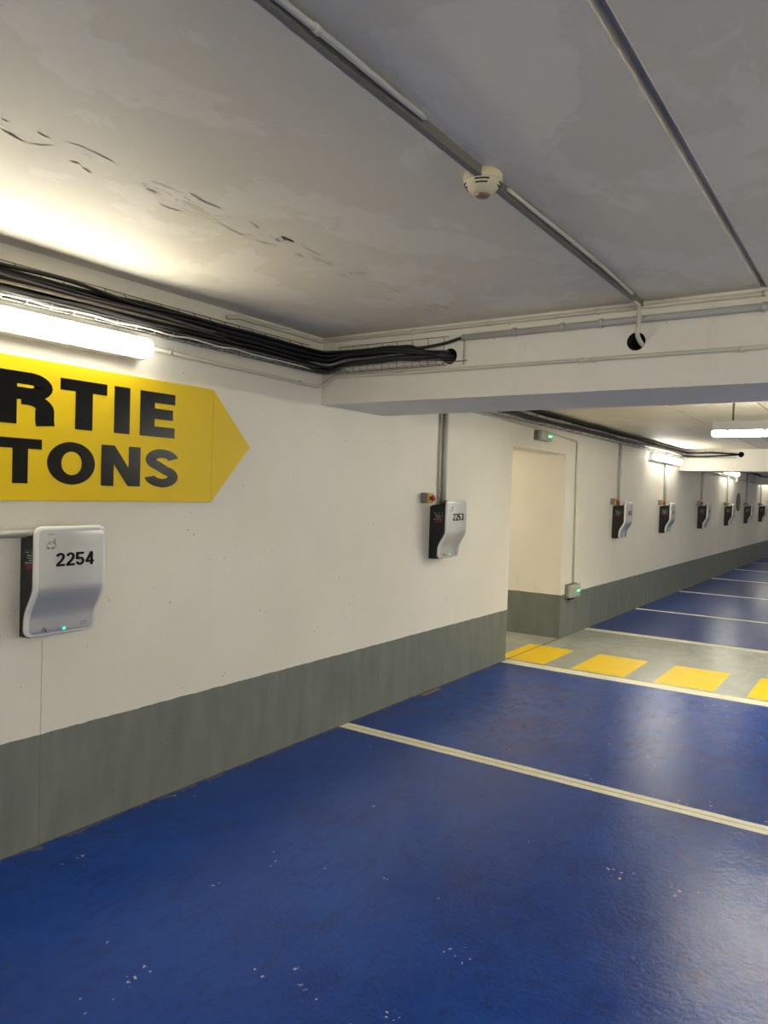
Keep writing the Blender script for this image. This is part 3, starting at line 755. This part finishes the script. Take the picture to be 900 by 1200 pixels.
# ------------------------------------------------------------ power cables
def cable(label, group, pts, r, m):
    o0 = Vector(pts[0]); o = obj('power_cable', T([Vector(p)-o0 for p in pts], r, 7, 5), m, None, True)
    o.location = o0; tag(o, label, 'cable', group); return o
G1 = 'black cables bundled in the near cable tray'
rnd = random.Random(11)
def run(sets, mats, labels, group, y0, yend, ybeam, xhole, zh, n):
    pass
up = []; lowr = []
def near_cable(i, upper, m, r, label, group, exit_=None):
    """upper bundle z 2.26..2.31, lower 2.19..2.24, both out of the wall tray and on to the beam tray"""
    if upper: bd, bz = .024+(i % 4)*.019, 2.250+(i//4)*.023
    else: bd, bz = .024+(i % 4)*.019, 2.198+(i//4)*.023
    P = []
    y = -.55
    while y < 3.2:
        wv = .010 if y < 2.3 else .005
        zc = bz+rnd.uniform(-wv, wv)
        if not upper and y > 2.6: zc += .006
        P.append((bd+rnd.uniform(-.006, .006), y, zc)); y += rnd.uniform(.24, .34)
    sag = -.004 if upper else -.014
    P += [(bd+.006, 3.30, bz+sag*.5), (bd+.03, 3.385, bz+sag), (bd+.075, 3.515-bd*.9-.035, bz+sag)]
    x = bd+.17
    while x < .66:
        k = (x-.2)/.5
        P.append((x, 3.515-.012-bd*.75+rnd.uniform(-.002, .002), (2.283+(bz-2.273)*.5 if upper else 2.226+.013*k+(bz-2.21)*.35)+rnd.uniform(-.002, .002))); x += rnd.uniform(.12, .16)
    if exit_ == 'pipe': P += [(.76, 3.475, 2.285), (.86, 3.486, 2.298), (.94, 3.494, 2.317), (.99, 3.494, 2.319)]
    else:
        a = rnd.uniform(0, 2*PI); rr = rnd.uniform(.005, .028); hz = 2.231+rr*math.sin(a); hx = .872+rr*math.cos(a)
        P += [(.72, 3.475-bd*.3, bz*.35+.65*hz+.006), (.80, 3.49-bd*.2, bz*.15+.85*hz), (hx-.01, 3.53, hz), (hx+.01, 3.62, hz)]
    return cable(label, group, P, r, m)
for i in range(12): near_cable(i, True, M['cable'], .008 if i % 3 else .0095, 'black cable in the upper bundle of the near wall tray', G1+', upper', 'pipe' if i in (1, 5) else None)
GL = {1: ('cable_grey', 'grey cable in the lower bundle of the near wall tray'), 2: ('cable_tan', 'tan cable in the lower bundle of the near wall tray')}
for i in range(8):
    near_cable(i, False, M['cable'], .008, 'black cable in the lower bundle of the near wall tray', G1+', lower')
for (nm, lab, d, z, ye) in (('cable_grey', 'grey cable on the front of the near cable bundle', .094, 2.252, 2.5), ('cable_grey', 'second grey cable, running low on the near cable bundle', .096, 2.215, 2.3),
                     ('cable_tan', 'tan cable in front of the near cable bundle', .097, 2.236, 2.4)):
    P = [(d+rnd.uniform(-.004, .004), -.5+k*.3, z+rnd.uniform(-.008, .008)) for k in range(int((ye+.5)/.3)+1)]
    P += [(d-.03, ye+.15, z+.01), (d-.06, ye+.5, z+.01), (d-.06, 3.2, z)]
    cable(lab, None, P, .007, M[nm])
cable('white wavy cable along the lower edge of the near cable tray', None, [(.101, -.5+k*.1, 2.186+.004*math.sin(k*2.2)) for k in range(35)]+[(.095, 3.1, 2.185), (.085, 3.3, 2.185)], .0042, M['cable_white'])
# between the first and second beams
for i in range(10):
    upb = i < 5; bd = .035+(i % 5)*.017; bz = 2.285 if upb else 2.225
    P = [(.86+.01*(i % 3), 4.05, 2.235), (.84, 4.19, 2.235), (.72, 4.20+bd, 2.24), (.4, 4.21+bd, bz-.02), (bd+.1, 4.24+bd*.5, bz), (bd, 4.45, bz)]
    y = 4.8
    while y < 12.2: P.append((bd+rnd.uniform(-.005, .005), y, bz+rnd.uniform(-.009, .009)+(.006 if upb else 0))); y += rnd.uniform(.4, .6)
    zc = 2.262 if upb else 2.205
    P += [(bd+.01, 12.4, bz-.01), (bd+.05, 12.6-bd*.7, zc), (.3, 12.63-bd*.6, zc-.004), (.5, 12.62-bd*.5, zc+rnd.uniform(-.004, .004)), (.76, 12.63-bd*.3, 2.235+(.012 if upb else -.012)), (.89, 12.67, 2.236), (.91, 12.8, 2.236)]
    cable('black cable in the tray between the first and second beams', 'black cables between the first and second beams', P, .012, M['cable'])
for i in range(5):
    bd = .035+i*.018; bz = 2.23
    P = [(.9, 13.28, 2.23), (.8, 13.33+bd*.5, 2.23), (bd+.1, 13.36+bd, bz), (bd, 13.6, bz)]+[(bd, 14+k, bz+rnd.uniform(-.01, .01)) for k in range(6)]+[(bd+.03, 20.4, 2.2), (.2, 20.6, 2.15), (.8, 20.66, 2.13), (2.4, 20.66, 2.14)]
    cable('black cable in the far tray past the second beam', 'black cables past the second beam', P, .013, M['cable'])

# small debris at the wall foot
t = obj('concrete_chip', B(0, .035, -.13, .13, 0, .006, bev=.002), M['cable_tan']); t.location = (.03, 4.82, 0)
t.location = (.025, 4.86, 0); tag(t, 'thin flat tan scrap lying at the wall foot below charger 2253', 'debris')

# ------------------------------------------------------------ world, camera
w = bpy.data.worlds.new('World'); bpy.context.scene.world = w; w.use_nodes = True
w.node_tree.nodes['Background'].inputs[0].default_value = (0.02, .02, .022, 1); w.node_tree.nodes['Background'].inputs[1].default_value = 1
right = Vector((0.82754145, 0.56056131, 0.03075983)); upv = Vector((-0.04086883, 0.00550696, 0.99914934)); fwd = Vector((-0.55991507, 0.82809461, -0.02746672))
cam = bpy.data.cameras.new('camera'); co = bpy.data.objects.new('camera', cam); C.objects.link(co)
cam.sensor_fit = 'HORIZONTAL'; cam.sensor_width = 36; cam.lens = 878.29/900*36; cam.clip_start = .02
m = Matrix((right, upv, -fwd)).transposed().to_4x4(); m.translation = Vector((2.85415, 0, 1.5)); co.matrix_world = m
sc = bpy.context.scene; sc.camera = co
sc.view_settings.view_transform = 'Standard'; sc.view_settings.look = 'None'; sc.view_settings.gamma = 1
sc.view_settings.use_curve_mapping = False; sc.view_settings.exposure = 1.28
